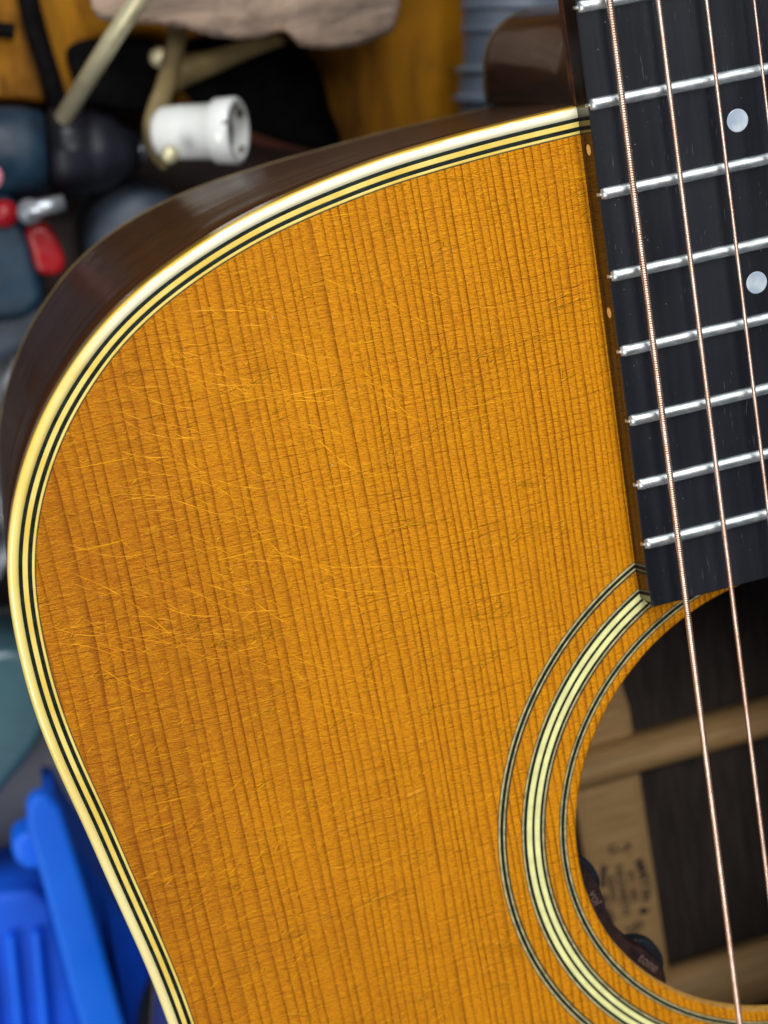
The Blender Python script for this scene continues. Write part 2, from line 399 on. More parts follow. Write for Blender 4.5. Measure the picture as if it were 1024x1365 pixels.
# sides, back binding and back
def zback(y): return -97.0+max(-24, y*.047)
def sm(t): t = max(0, min(1, t)); return t*t*(3-2*t)
def pull(x, y): return -4.2*sm((125-abs(x))/70)*sm((y+60)/40)        # the rim leans in towards the heel
b = off(W-.15); bi = off(W-2.4)
V = [(p[0], p[1], -5.6) for p in b]; nz = 8
for k in range(1, nz+1): V += [(p[0], p[1]+pull(p[0], p[1])*k/nz, -5.6+(zback(p[1])+5.6)*k/nz) for p in b]
V += [(p[0], p[1]+pull(p[0], p[1]), zback(p[1])) for p in bi]+[(p[0], p[1], -5.6) for p in bi]
F = [(l*NP+i, l*NP+(i+1) % NP, ((l+1) % (nz+3))*NP+(i+1) % NP, ((l+1) % (nz+3))*NP+i) for l in range(nz+3) for i in range(NP)]
fixn(mesh('side', V, F, 'rosewood_side', g, True))
bb = off(W)
fixn(sweep('back_binding', [((bb[i, 0], bb[i, 1]+pull(bb[i, 0], bb[i, 1]), zback(bb[i, 1])), (nor[i, 0], nor[i, 1], 0), (0, 0, 1)) for i in range(NP)],
           [(0, -.02), (-2.3, -.02), (-2.3, -2.6), (-1.4, -2.6), (-.4, -1.9), (0, -1.0)], 'old_binding', g))
bk = off(W-2.4); V = []; F = []; NR = 10
for l in range(NR):
    t = l/NR
    for p in bk: V.append((p[0]*(1-t), -250+(p[1]+pull(p[0], p[1])+250)*(1-t), zback(p[1])*(1-t)+(-108.7)*t-7*math.sin(t*math.pi/2)))
V.append((0, -250, -115.8)); c0 = len(V)-1
F = [(l*NP+i, l*NP+(i+1) % NP, (l+1)*NP+(i+1) % NP, (l+1)*NP+i) for l in range(NR-1) for i in range(NP)]+[((NR-1)*NP+i, (NR-1)*NP+(i+1) % NP, c0) for i in range(NP)]
bo = fixn(mesh('back', V, F, 'rosewood_inside', g, True, mats=['rosewood_inside', 'rosewood_side']))
md = bo.modifiers.new('thick', 'SOLIDIFY'); md.thickness = 2.6*S; md.offset = 0
# linings inside the rim
ln_ = off(W-2.5)
sweep('kerfed_lining', [((ln_[i, 0], ln_[i, 1], 0), (nor[i, 0], nor[i, 1], 0), (0, 0, 1)) for i in range(0, NP, 2)],
      [(0, -2.9), (-6, -2.9), (-1.5, -16), (0, -16)], 'brace_spruce', g)
# centre strip and braces on the back, seen through the hole
def bz(y):    # inner surface of the back near the centre line
    return -110.3-1.2*math.sin(max(0, min(1, (-60-y)/220))*math.pi/2)
V = []; F = []; ys = np.linspace(-30, -470, 60); prof = [(-19.4, 0), (-19.0, 1.6), (-17, 2.3), (-2.0, 2.3), (.6, 1.3), (1.0, 0)]
fr_ = [((0, y, bz(y)), (1, 0, 0), (0, 0, 1)) for y in ys]
cs = sweep('center_strip', fr_, prof, 'strip_spruce', g, closed=False, smooth=False)
def brace(y0, y1, h, zb_, xw=118):
    ym = (y0+y1)/2; w_ = (y0-y1)/2
    pf = [(-w_, -1.5), (-w_*.98, h*.5), (-w_*.62, h*.9), (0, h), (w_*.62, h*.9), (w_*.98, h*.5), (w_, -1.5)]
    xs = np.linspace(-xw, xw, 40)
    fr = [((x, ym, zb_+0*x), (0, 1, 0), (0, 0, 1 if abs(x) < xw-30 else max(.3, 1-(abs(x)-xw+30)/40))) for x in xs]
    return sweep('back_brace', fr, pf, 'brace_spruce', g, closed=False)
brace(-78, -87, 12, -110); brace(-180, -189.5, 11.5, -111.2); brace(-257, -276, 9.5, -112, 120); brace(-370, -390, 9, -112, 140)
fixn(prism('neck_block', [(-33, -10), (33, -10), (33, -48), (-33, -48)], -97, -3.2, 'brace_spruce', g))
# branded stamp on the strip
def stamp():
    V = []; F = []
    def add(body, size, cx, cy, rot, zz=None, sy=1.0):
        v, f = text_mesh(body, size, .17 if len(body) == 1 else .08); k = len(V); c, s_ = math.cos(rot), math.sin(rot)
        for a, b_, _ in v:
            a *= sy; x = cx+a*c-b_*s_; y = cy+a*s_+b_*c; V.append((x, y, bz(y)+2.36))
        F.extend(tuple(i+k for i in q) for q in f)
    cx, cy, ea, eb = -9.2, -226.5, 6.3, 13.6
    def arc(word, t0, t1, size, inward):
        ts = np.linspace(t0, t1, 200); px_ = np.stack([cx+ea*np.cos(ts), cy+eb*np.sin(ts)], 1)
        L = np.concatenate([[0], np.cumsum(np.linalg.norm(np.diff(px_, axis=0), axis=1))])
        for i, ch in enumerate(word):
            t = np.interp(L[-1]*(i+.5)/len(word), L, ts); x = cx+ea*math.cos(t); y = cy+eb*math.sin(t)
            a_ = math.atan2(math.sin(t)/eb, math.cos(t)/ea)
            if ch != ' ': add(ch, size, x, y, a_+(math.pi/2 if inward else -math.pi/2))
    arc('C.F. MARTIN & CO.', math.radians(112), math.radians(-112), 3.7, False)
    add('EST. 1833', 2.5, cx+2.6, cy, -math.pi/2); add('NAZARETH', 3.2, cx-.6, cy, -math.pi/2); add('PENNA.', 2.5, cx-3.6, cy+1, -math.pi/2)
    arc('MADE IN USA', math.radians(138), math.radians(222), 2.6, True)
    return mesh('stamp_lettering', V, F, 'stamp_ink', cs)
stamp()

# volume and tone control glued under the hole edge
def polar(r, a): return (r*math.cos(math.radians(a)), HY+r*math.sin(math.radians(a)))
pr = [(-178, 50.6), (-175.5, 48.9), (-172, 47.9), (-168.5, 47.5), (-165, 47.6), (-162, 48.1), (-158, 48.4), (-153, 48.5), (-149, 48.2), (-145, 47.5), (-141.5, 47.4), (-138, 47.9), (-135, 49.6), (-133.2, 51.6), (-132.6, 54)]
cc = catmull([polar(r, a) for a, r in pr], 6); outer_ = [polar(57, a) for a in np.linspace(-132.6, -178, 24)]
ctl = prism('volume_and_tone_control', [tuple(p) for p in cc]+outer_, -8.0, -3.4, 'preamp_plastic', g, .5, 2)
for a in (-168.6, -139.8):
    c = polar(53.2, a)
    lathe('control_wheel', [(-2.2, 0.01), (-2.2, 6.9), (-1.9, 7.2), (1.0, 7.2), (1.3, 6.9), (1.3, .01)], 'wheel_rubber', ctl, (c[0], c[1], -9.6), (0, 0, 1), 72, False,
          mod=lambda i, t: 1+(.012 if int(t*72/(2*math.pi)+.5) % 2 else 0))
for word, a, r in (('vol', -166.6, 49.25), ('tone', -141.6, 49.0)):
    V, F = text_mesh(word, 3.0 if word == 'vol' else 3.05); c = polar(r, a); ro = math.radians(a+90) if word == 'tone' else math.radians(a+90)
    V = [(c[0]+x*math.cos(ro)-y*math.sin(ro), c[1]+x*math.sin(ro)+y*math.cos(ro), -3.37) for x, y, _ in V]
    mesh('control_lettering', V, F, 'print_grey', ctl)

# ------------------------------------------------------------------ neck, fretboard, frets
SL = 645.2; T = 6.37
def fd(n_): return SL*(1-2**(-n_/12))
D14 = fd(14)
def hw(d): return 21.4+d*.0186
yend = -97.2; y0 = D14
V = []; F = []; ns = 90
pf = lambda h: [(-h, .02), (-h, T-.25), (-h+.22, T)]+[(x, T+.35*(1-(x/h)**2)) for x in np.linspace(-h+3, h-3, 7)]+[(h-.22, T), (h, T-.25), (h, .02)]
fr_ = []
k = len(pf(20))
for i, y in enumerate(np.linspace(y0, yend, ns)):
    h = hw(D14-y)
    if i == ns-1: h -= .25
    for a, b_ in pf(h): V.append((a, y, b_))
V2 = [(a, yend-.22, b_-(.25 if b_ > 3 else 0)) for a, b_ in pf(hw(D14-yend)-.5)]; V += V2; ns += 1
mi = []
for i in range(ns-1):
    for q in range(k):
        r = (q+1) % k; F.append((i*k+q, i*k+r, (i+1)*k+r, (i+1)*k+q)); mi.append(1 if q in (0, k-2, k-1) else 0)
F.append(tuple(range(k))); mi.append(1); F.append(tuple((ns-1)*k+q for q in range(k))); mi.append(1)
fb = fixn(mesh('fretboard', V, F, None, g, mats=['ebony', 'ebony_side'], midx=mi))
SPN, SPB = 36.76, 52.78
def sx(s, d): tot = SPN+(SPB-SPN)*d/SL; return -tot/2+(6-s)*tot/5
def sz(d): return T+3.40+(d-D14)*.006
rnd = random.Random(11)
for n_ in range(1, 21):
    d = fd(n_); y = D14-d; h = hw(d); V = []; F = []; wd = 1.12; ht = 1.05
    sec = [(wd*math.cos(a), ht*math.sin(a)) for a in np.linspace(0, math.pi, 9)]
    X = np.linspace(-h+.25, h-.25, 90); kk = len(sec)+2
    dents = [(sx(s, d)+rnd.uniform(-.5, .8), rnd.uniform(.10, .22), rnd.uniform(.5, .9)) for s in range(1, 7)]
    for x in X:
        e = min(1, (h-.25-abs(x))/.85); e = .25+.75*math.sqrt(max(0, 1-(1-e)**2))
        dz = sum(-dp*math.exp(-((x-c_)/w_)**2) for c_, dp, w_ in dents)
        zb = T+.35*(1-(x/h)**2)-.05
        for a, b_ in sec: V.append((x, y+a*(.75+.25*e), zb+max(.03, min(b_*e, ht+dz))))
        V.append((x, y-wd*.8, zb-.4)); V.append((x, y+wd*.8, zb-.4))
    for i in range(len(X)-1):
        for q in range(kk):
            r = (q+1) % kk; F.append((i*kk+q, i*kk+r, (i+1)*kk+r, (i+1)*kk+q))
    F += [tuple(range(kk)), tuple((len(X)-1)*kk+q for q in range(kk))]
    # tang end poking out of the edge of the board
    for sg in (-1, 1):
        k0 = len(V)
        for x in (sg*(h-.5), sg*(h+.32)):
            s2 = 1 if abs(x) < h else .55
            for a, b_ in ((-.45, -1.2), (.45, -1.2), (.45*s2, .45*s2), (-.45*s2, .45*s2)): V.append((x, y+a*s2, T-.1+b_*s2))
        F += [(k0, k0+1, k0+5, k0+4), (k0+1, k0+2, k0+6, k0+5), (k0+2, k0+3, k0+7, k0+6), (k0+3, k0, k0+4, k0+7), (k0+4, k0+5, k0+6, k0+7)]
    fixn(mesh('fret', V, F, 'nickel', fb, True))
def dot(x, y, z, r, name='position_dot', mat='pearl_dot'):
    o = lathe(name, [(-1, .01), (-1, r), (0.0, r), (.03, r*.93), (.035, .01)], mat, fb, (x, y, z), (0, 0, 1), 40, False); return o
for n_ in (5, 7, 9, 12, 15, 17):
    yy_ = D14-(fd(n_)+fd(n_-1))/2; o_ = [0] if n_ != 12 else [-14, 14]
    for xo in o_: dot(xo, yy_, T+.35*(1-(xo/28)**2)+.0, 2.1)
    h = hw(D14-yy_)
    lathe('side_dot', [(-.8, .01), (-.8, 1.0), (.03, 1.0), (.05, .01)], 'side_dot', fb, (-h, yy_, 3.6), (-1, 0, 0), 24, False)
# neck shaft, and the heel as a stack of shield-shaped sections
V = []; F = []; ys = list(np.linspace(D14, -3.5, 60)); K = 21
for y in ys:
    ht = hw(D14-y)-.15
    for q in range(K):
        t = math.pi*q/(K-1); V.append((ht*math.cos(t)*(1-.04*math.sin(t)), y, -.02-18.5*max(0, math.sin(t))**.8-.5))
for i in range(len(ys)-1):
    for q in range(K-1): F.append((i*K+q, i*K+q+1, (i+1)*K+q+1, (i+1)*K+q))
    F.append((i*K+K-1, i*K, (i+1)*K, (i+1)*K+K-1))
F += [tuple(range(K)), tuple((len(ys)-1)*K+q for q in range(K))]
nk = fixn(mesh('neck', V, F, 'mahogany_neck', g, True))
V = []; F = []; K = 41; zs = list(np.linspace(-6, -34, 12))+list(np.linspace(-38, -98, 22))
for z in zs:
    u = max(0, (-z-6)/92); w0 = 25.6-9.9*u**.8; tip = 16.2+1.5*(1-u)+46*max(0, 1-u*3.6)**2.2
    ex = 2.6 if u > .5 else 2.6-.6*(1-u/.5)
    for q in range(K):
        t = math.pi*q/(K-1); c, s_ = math.cos(t), math.sin(t)
        V.append((w0*abs(c)**(2/ex)*(1 if c > 0 else -1), -3.4+(tip+3.4)*max(0, s_)**(2/ex), z))
for i in range(len(zs)-1):
    for q in range(K-1): F.append((i*K+q, i*K+q+1, (i+1)*K+q+1, (i+1)*K+q))
    F.append((i*K+K-1, i*K, (i+1)*K, (i+1)*K+K-1))
F += [tuple(range(K)), tuple((len(zs)-1)*K+q for q in range(K))]
hl = fixn(mesh('heel', V, F, 'mahogany_neck', g, True))
capx = [(15.9*abs(math.cos(t))**(2/2.6)*(1 if math.cos(t) > 0 else -1), -3.4+19.8*max(0, math.sin(t))**(2/2.6)) for t in np.linspace(0, math.pi, 61)]
hc = prism('heel_cap', [tuple(p) for p in capx], -99.6, -97.9, 'old_binding', hl, .3)

# ------------------------------------------------------------------ strings
def wound(s, dia, pitch, ya=44, yb=-215, seg_=12, per=5):
    rc = dia/2; rw = pitch*.5; V = []; F = []
    path = []
    def P(y): d = D14-y; return (sx(s, d), y, sz(d))
    st_ = pitch/per; nn = int((ya-yb)/st_); ysl = [(D14, 0), (ya+1, 0)]+[(ya-st_*i, 1) for i in range(nn)]+[(yb-1, 0), (D14-SL, 0)]
    for y, wv_ in ysl:
        x0, yy, z0 = P(y)
        for q in range(seg_):
            a = 2*math.pi*q/seg_
            if wv_:
                f = ((ya-y)/pitch+q/seg_) % 1.0; r = rc-rw*1.3*(1-math.sqrt(max(0, 1-(2*f-1)**2)))
            else: r = rc*.95
            V.append((x0+r*math.cos(a), yy, z0+r*math.sin(a)))
    for i in range(len(ysl)-1):
        for q in range(seg_):
            r = (q+1) % seg_; F.append((i*seg_+q, i*seg_+r, (i+1)*seg_+r, (i+1)*seg_+q))
    return mesh('guitar_string', V, F, 'phosphor_bronze', g, True)
o = wound(6, 1.32, .45, seg_=14, per=7); tag(o, 'thickest copper wound string, nearest the body edge')
wound(5, 1.04, .30, seg_=12, per=6); wound(4, .80, .24, ya=40, yb=-110, seg_=10, per=5); wound(3, .60, .20, ya=40, yb=-60, seg_=10, per=5)
for s, r in ((2, .22), (1, .16)):
    tube('guitar_string', [(sx(s, 0), D14, sz(0)), (sx(s, D14), 0, sz(D14)), (sx(s, SL), D14-SL, sz(SL))], r, 'plain_steel', g, 10)
br = prism('bridge', [(-76, D14-SL+14), (76, D14-SL+14), (76, D14-SL-16), (-76, D14-SL-16)], .03, 8.2, 'ebony', g, 1.5)
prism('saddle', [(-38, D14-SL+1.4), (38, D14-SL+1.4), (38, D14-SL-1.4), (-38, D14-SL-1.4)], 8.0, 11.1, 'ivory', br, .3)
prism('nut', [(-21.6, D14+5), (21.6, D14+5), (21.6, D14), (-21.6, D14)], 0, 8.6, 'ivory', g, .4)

# ------------------------------------------------------------------ raised hairline lacquer checks on the top
rnd = random.Random(7)
def pix(u, v, z=0.0):
    """a point of the photograph brought back to the height z above the guitar top"""
    d = ROT.T@np.array([(u-512)/FPX, (v-682.5)/FPX, 1.0]); t = (z-CAM[2])/d[2]; p = CAM+t*d; return (p[0], p[1], z)
innp = off(-3.6)
def inside(x, y):
    if x > -hw(D14-y)-.6 and y > yend: return False
    if math.hypot(x, y-HY) < 68.6: return False
    j = np.argmin((innp[:, 0]-x)**2+(innp[:, 1]-y)**2); return (np.array([x, y])-innp[j])@nor[j] < 0
V = []; F = []
def hair(x, y, a, ln, curl, w_, hook):
    w_ *= .80; pts = []; st_ = .45; n_ = max(4, int(ln/st_)); ph = rnd.uniform(0, 6.28); am = rnd.uniform(.10, .34); fq = rnd.uniform(.12, .30)
    for i in range(n_):
        t = i/n_; pts.append((x, y)); aa = a+am*math.sin(ph+fq*i*st_)+curl*t+hook*max(0, t-.72)**2*13
        x += math.cos(aa)*st_; y += math.sin(aa)*st_
        if i % 3 == 0 and not inside(x, y): break
    if len(pts) < 4: return
    k = len(V); gap = rnd.random() < .4
    for i in range(len(pts)):
        a_ = (pts[min(i+1, len(pts)-1)][0]-pts[max(i-1, 0)][0], pts[min(i+1, len(pts)-1)][1]-pts[max(i-1, 0)][1]); l = math.hypot(*a_) or 1
        nx, ny = -a_[1]/l, a_[0]/l; x, y = pts[i]
        e = math.sin(math.pi*min(1, max(.04, (i+.3)/len(pts))))**.6; r = w_*(.3+.7*e)*(.75+.35*math.sin(ph+i*.5))
        V.extend([(x+nx*r*1.6, y+ny*r*1.6, -.012), (x+nx*r*.4, y+ny*r*.4, .022*e), (x-nx*r*.4, y-ny*r*.4, .018*e), (x-nx*r, y-ny*r, -.012)])
    for i in range(len(pts)-1):
        for q in range(3): F.append((k+i*4+q, k+i*4+q+1, k+i*4+q+5, k+i*4+q+4))
def scatter(n_, box, ang_, sa, ln, curl, w_, hook=0):
    """strokes spread evenly (jittered grid) over a window on the top"""
    W_, H_ = box[2]-box[0], box[3]-box[1]; nx = max(1, int(math.sqrt(n_*W_/H_))); ny = max(1, int(n_/nx))
    for i in range(nx):
        for j in range(ny):
            u = box[0]+W_*(i+rnd.uniform(-.3, 1.3))/nx; v = box[1]+H_*(j+rnd.uniform(-.3, 1.3))/ny; p = pix(u, v)
            if not inside(p[0], p[1]): continue
            hair(p[0], p[1], math.radians(rnd.gauss(ang_, sa)), rnd.uniform(*ln), math.radians(rnd.uniform(*curl)), w_*rnd.uniform(.5, 1.3), math.radians(rnd.uniform(-1, .4)*hook))
scatter(105, (40, 400, 400, 900), -36, 8, (8, 38), (-10, 34), .075, 90)
scatter(46, (120, 330, 560, 560), -34, 9, (6, 26), (-20, 24), .07, 80)
scatter(26, (50, 650, 240, 950), -14, 9, (6, 18), (-30, 10), .07, 60)
scatter(150, (380, 420, 860, 900), 0, 60, (1.0, 2.8), (-90, 90), .05, 60)
scatter(70, (330, 180, 780, 480), -30, 16, (1.5, 6), (-30, 30), .042, 50)
scatter(420, (60, 800, 700, 1365), 18, 10, (1.0, 3.4), (-10, 25), .05, 0)
scatter(330, (200, 1050, 760, 1365), 20, 8, (1.6, 6.0), (-10, 20), .055, 0)
scatter(30, (250, 500, 720, 1150), -1, 3, (5, 22), (-3, 3), .045, 0)
ck = mesh('lacquer_checks', V, F, 'lacquer_ridge', g, True); tag(ck, kind='stuff')
# specks of dust, dings on the binding, dabs of old polish on the side
V = []; F = []
def fleck(x, y, z, r):
    k = len(V); n_ = 6
    for q in range(n_): a = 2*math.pi*q/n_; rr_ = r*rnd.uniform(.6, 1.3); V.append((x+rr_*math.cos(a), y+rr_*math.sin(a), z))
    V.append((x, y, z+r*.4)); F.extend((k+q, k+(q+1) % n_, k+n_) for q in range(n_))
for _ in range(70):
    p = pix(rnd.uniform(50, 1000), rnd.uniform(180, 1300))
    if inside(p[0], p[1]): fleck(p[0], p[1], 0, rnd.choice([.06, .08, .1, .16]))
for _ in range(120):
    y = rnd.uniform(-94, 18); h = hw(D14-y); fleck(rnd.uniform(-h+1, 8), y, T+.2, rnd.choice([.05, .06, .08]))
M['dust'] = N('dust', (.42, .34, .24), .8).m
tag(mesh('dust_specks', V, F, 'dust', g), kind='stuff')

# ------------------------------------------------------------------ bench and things behind the guitar, out of focus
ZB = -262.0
simple('bench_wood', (.020, .007, .004), .55, var=.3, sc_=.01, bump=.3, bscale=.05)
n = N('felt', rough=.95); f = n.noise(n.co(), .9, 4, .7); f2 = n.noise(n.co(), .02, 3)
n.color(n.mix(n.rng(f2, .35, .65), n.mix(f, (.10, .11, .13), (.24, .25, .28)), (.20, .205, .225))); n.bump(f, .8); M['felt'] = n.m
n = N('orange_board_wood', rough=.6, spec=.15)
f = n.noise(n.co((.03, .008, 1)), 1, 5, .65, 1.4); n.color(n.mix(n.rng(f, .36, .64), (.085, .028, .0008), (.33, .135, .002))); n.bump(f, .2); M['orange_board_wood'] = n.m
simple('red_brown', (.085, .020, .010), .5, var=.2)
n = N('rough_wood', rough=.85); f = n.noise(n.co((.03, .10, .1)), 1, 5, .7, 1.0); n.color(n.mix(n.rng(f, .3, .7), (.18, .13, .10), (.50, .36, .26))); n.bump(f, 2.0); M['rough_wood'] = n.m
n = N('bark', rough=.9); f = n.noise(n.co(), .05, 5, .75); n.color(n.mix(n.rng(f, .38, .62), (.14, .11, .10), (.56, .38, .27))); n.bump(f, 3.0); M['bark'] = n.m
simple('brass', (.15, .11, .045), .6, .5, var=.15, sc_=.05)
simple('brass_pale', (.62, .57, .36), .45, .5, var=.1, sc_=.05)
simple('porcelain', (.90, .92, .88), .22, var=.03, sc_=.05, coat=.5)
simple('porcelain_bore', (.30, .29, .27), .5, var=.2)
simple('drill_blue', (.006, .026, .050), .5, var=.2, sc_=.05)
simple('chuck_black', (.010, .011, .017), .42, var=.3, sc_=.05, spec=.3)
simple('red_plastic', (.27, .003, .007), .35, var=.1)
simple('pink_plastic', (.70, .25, .33), .4, var=.1)
simple('steel_grey', (.42, .45, .48), .35, .8, var=.2)
simple('slate_plastic', (.045, .058, .082), .5, var=.2, sc_=.03)
simple('grey_pvc', (.13, .16, .205), .38, var=.1, sc_=.03)
simple('teal_plastic', (.055, .125, .15), .35, var=.1, sc_=.02, coat=.3)
simple('blue_plastic', (.001, .16, 1.0), .55, var=.06, sc_=.02)
simple('blue_plastic_shade', (.001, .10, .68), .6, var=.08, sc_=.02)  # darker copy of the blue, the shade on the walls put into the colour
simple('dull_black', (.0025, .002, .002), .8, var=.3, spec=.08)  # near-black for the added shade shapes and the dark stripes
simple('grey_film', (.22, .23, .25), .22, var=.5, sc_=.05, coat=.6)

def poly_px(pts, z): return [pix(u, v, z)[:2] for u, v in pts]
bench = prism('workbench_top', [(-900, 700), (700, 700), (700, -1100), (-900, -1100)], ZB-40, ZB, 'bench_wood'); tag(bench, kind='structure')
mat_ = prism('felt_mat', poly_px([(-400, 800), (90, 815), (500, 700), (900, 1800), (-500, 1900)], ZB+4), ZB-.5, ZB+4, 'felt', None, 1.0)
tag(mat_, 'grey felt mat on the bench at lower left', 'mat')

# orange varnished board with a dark red front edge
zt = ZB+26
bpoly = poly_px([(-260, 118), (60, 138), (330, 178), (520, 214), (1150, 330), (1200, -500), (-300, -500)], zt)
ob_ = empty('orange_board', pix(200, 0, ZB)); tag(ob_, 'orange varnished wooden board behind the guitar, under the rough wood block', 'board')
ox, oy, oz = pix(200, 0, ZB)
def rel(o, root):
    o.parent = root; o.location = -Vector(root.location); return o
rel(prism('board_face', bpoly, zt-16, zt, 'orange_board_wood', None, 2), ob_)
low = [(x, y) for x, y in poly_px([(-260, 128), (60, 148), (330, 190), (520, 226), (1150, 342), (1200, -480), (-300, -480)], zt-16)]
rel(prism('board_edge', low, ZB+.3, zt-16.1, 'red_brown', None, 2), ob_)
# dark stripe, a thin black tube crossing the board
cb = tube('dark_stripe', [pix(u, v, zt+5) for u, v in catmull([(28, -60), (38, 0), (52, 55), (66, 100), (82, 150), (110, 170)], 6)], 3.3, 'dull_black')
tag(cb, 'dark stripe lying across the orange board at upper left', 'cable')
cb = tube('dark_stripe', [pix(u, v, zt+4) for u, v in catmull([(-30, 38), (0, 40), (20, 42)], 6)], 2.4, 'dull_black'); tag(cb, 'short dark stripe on the orange board at the far left', 'cable')
# black mound added for the shade below the wood block
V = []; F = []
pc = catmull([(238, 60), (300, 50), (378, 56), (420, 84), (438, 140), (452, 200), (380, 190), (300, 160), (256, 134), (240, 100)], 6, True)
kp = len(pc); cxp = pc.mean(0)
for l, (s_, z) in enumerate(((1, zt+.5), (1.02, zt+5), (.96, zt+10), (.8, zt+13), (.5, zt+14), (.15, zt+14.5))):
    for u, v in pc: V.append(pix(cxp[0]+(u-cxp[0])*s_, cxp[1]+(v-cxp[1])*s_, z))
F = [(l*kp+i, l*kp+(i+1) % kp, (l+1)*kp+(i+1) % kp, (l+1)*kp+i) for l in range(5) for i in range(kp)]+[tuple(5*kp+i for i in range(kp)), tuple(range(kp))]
po = fixn(mesh('shade_mound', V, F, 'dull_black', None, True)); tag(po, 'black mound added as shade on the orange board below the rough wood block', 'shade')
rg = prism('shade_slab', [tuple(p) for p in catmull(poly_px([(92, 62), (150, 48), (215, 58), (226, 100), (216, 148), (160, 150), (118, 142), (98, 104)], zt+8), 6, True)], zt+.2, zt+8, 'dull_black', None, 3, 3)  # black slab added to darken the board like deep shade
tag(rg, 'black slab added as shade under the slanting brass rod', 'rag')
# rough wood block, live edge facing the camera
V = []; F = []; zb0, zb1 = zt+16, zt+46; rnd = random.Random(5)
low = catmull([(118, -8), (132, 22), (165, 28), (205, 30), (240, 34), (285, 46), (312, 50), (345, 48), (372, 40), (386, 44), (400, 58), (430, 63), (470, 60), (500, 50), (524, 38), (532, 8)], 5)
top = [(u, -160) for u, v in low]; kp = len(low)
for z, e in ((zb0, -3), (zb0+6, 1), (zb1-6, 2), (zb1-1, -1), (zb1, -6)):
    for u, v in low: V.append(tuple(np.array(pix(u+rnd.uniform(-1, 1), v+e+rnd.uniform(-1.2, 1.2), z))))
for z in (zb1, zb0):
    for u, v in top: V.append(pix(u, v, z))
F = [(l*kp+i, l*kp+i+1, ((l+1) % 7)*kp+i+1, ((l+1) % 7)*kp+i) for l in range(7) for i in range(kp-1)]+[tuple(l*kp for l in range(7)), tuple(l*kp+kp-1 for l in range(7))]
wb = fixn(mesh('wood_block', V, F, None, None, True, mats=['rough_wood', 'bark'], midx=[1 if l < 4 else 0 for l in range(7) for i in range(kp-1)]+[0, 0]))
tag(wb, 'rough sawn pinkish wood block with a live edge at the top', 'wood block')
for pts in ([(150, -140), (190, -140), (190, -60), (150, -60)], [(440, -140), (490, -140), (490, -50), (440, -50)]):
    s_ = prism('bearer', poly_px(pts, zb0), zt+.1, zb0-.1, 'rough_wood', wb)

# grey stepped pipe fitting standing behind the heel
c0 = Vector(pix(690, 0, -215)); c1 = Vector(pix(686, 120, -215)); ax = (c1-c0).normalized()
u1 = (Vector(pix(757, 20, -215))-Vector(pix(618, 20, -215))).length/2
prf = [(-60, .01), (-60, u1*1.02)]
mmp = (c1-c0).length/120
for v, r in ((-10, 1.02), (6, 1.02), (9, 1.05), (14, 1.05), (17, 1.0), (36, 1.0), (39, 1.03), (44, 1.03), (48, .97), (88, .97), (91, 1.09), (97, 1.11), (101, 1.03), (126, 1.03), (129, 1.13), (137, 1.13), (141, 1.0), (190, 1.0)): prf.append((v*mmp, u1*r))
prf.append((190*mmp, .01))
pv = lathe('pipe_fitting', prf, 'grey_pvc', None, tuple(c0), tuple(ax), 64, False); bevel(pv, .8)
tag(pv, 'grey ribbed plastic pipe fitting behind the guitar heel', 'pipe fitting')

# lamp hardware: brass rod, brass bracket and porcelain socket
rod = tube('brass_rod', [pix(215, -45, -150), pix(150, 52, -170), pix(84, 158, -190)], 2.55, 'brass_pale', None, 20)
tag(rod, 'pale brass rod slanting down to the black drill chuck', 'rod')
bk_ = empty('brass_bracket', pix(225, 120, -215)); tag(bk_, 'flat brass lamp bracket with two arms beside the white socket', 'bracket')
ob2 = rel(tube('arm', [pix(u, v, -212+i*.5) for i, (u, v) in enumerate(catmull([(246, -40), (240, 0), (236, 50), (226, 95), (214, 135), (205, 170), (212, 200), (228, 218)], 5))], [3.0]*10+[2.9]*10+[3.2]*16, 'brass', None, 14, .35), bk_)
rel(tube('arm', [pix(u, v, -214) for u, v in catmull([(222, 100), (250, 92), (285, 82), (330, 66), (380, 52)], 5)], [5.6-i*.2 for i in range(21)], 'brass', None, 14, .3), bk_)
rel(lathe('screw', [(0, .01), (0, 3.2), (1.6, 2.8), (2.4, .01)], 'brass_pale', None, pix(213, 76, -208), (0, -.3, 1), 24), bk_)
a0 = Vector(pix(214, 177, -196)); a1 = Vector(pix(318, 174, -184)); axd = (a1-a0); Ls = axd.length; axn = axd.normalized()
rs_ = (Vector(pix(260, 138, -190))-Vector(pix(260, 214, -190))).length/2
so = lathe('porcelain_socket', [(-1, .01), (-.5, rs_*.80), (1.5, rs_*.93), (Ls*.3, rs_*.97), (Ls*.70, rs_), (Ls*.74, rs_*1.16), (Ls*.98, rs_*1.18), (Ls*1.0, rs_*1.12), (Ls*1.0, rs_*.90), (Ls*.80, rs_*.84), (Ls*.80, .01)], 'porcelain', None, tuple(a0), tuple(axn), 56)
tag(so, 'white porcelain lamp socket lying on its side', 'lamp socket')
lathe('contact_cup', [(0, .01), (0, rs_*.78), (.6, rs_*.78), (.6, rs_*.45), (2, rs_*.40), (2, .01)], 'porcelain_bore', so, tuple(a0+axn*Ls*.81), tuple(axn), 32)
for t in (.6, 2.4, 4.4):
    u = axn.cross(Vector((0, 0, 1))).normalized(); v = axn.cross(u)
    lathe('terminal', [(0, .01), (0, 1.9), (1.0, 1.9), (1.0, .01)], 'brass', so, tuple(a0+axn*(Ls*1.0-1.2)+(u*math.cos(t)+v*math.sin(t))*rs_*.95), tuple(axn), 16)
lathe('terminal_screw', [(0, .01), (0, 2.6), (1.2, 2.2), (1.8, .01)], 'brass_pale', so, tuple(Vector(pix(227, 206, -178))), (0, 0, 1), 20)

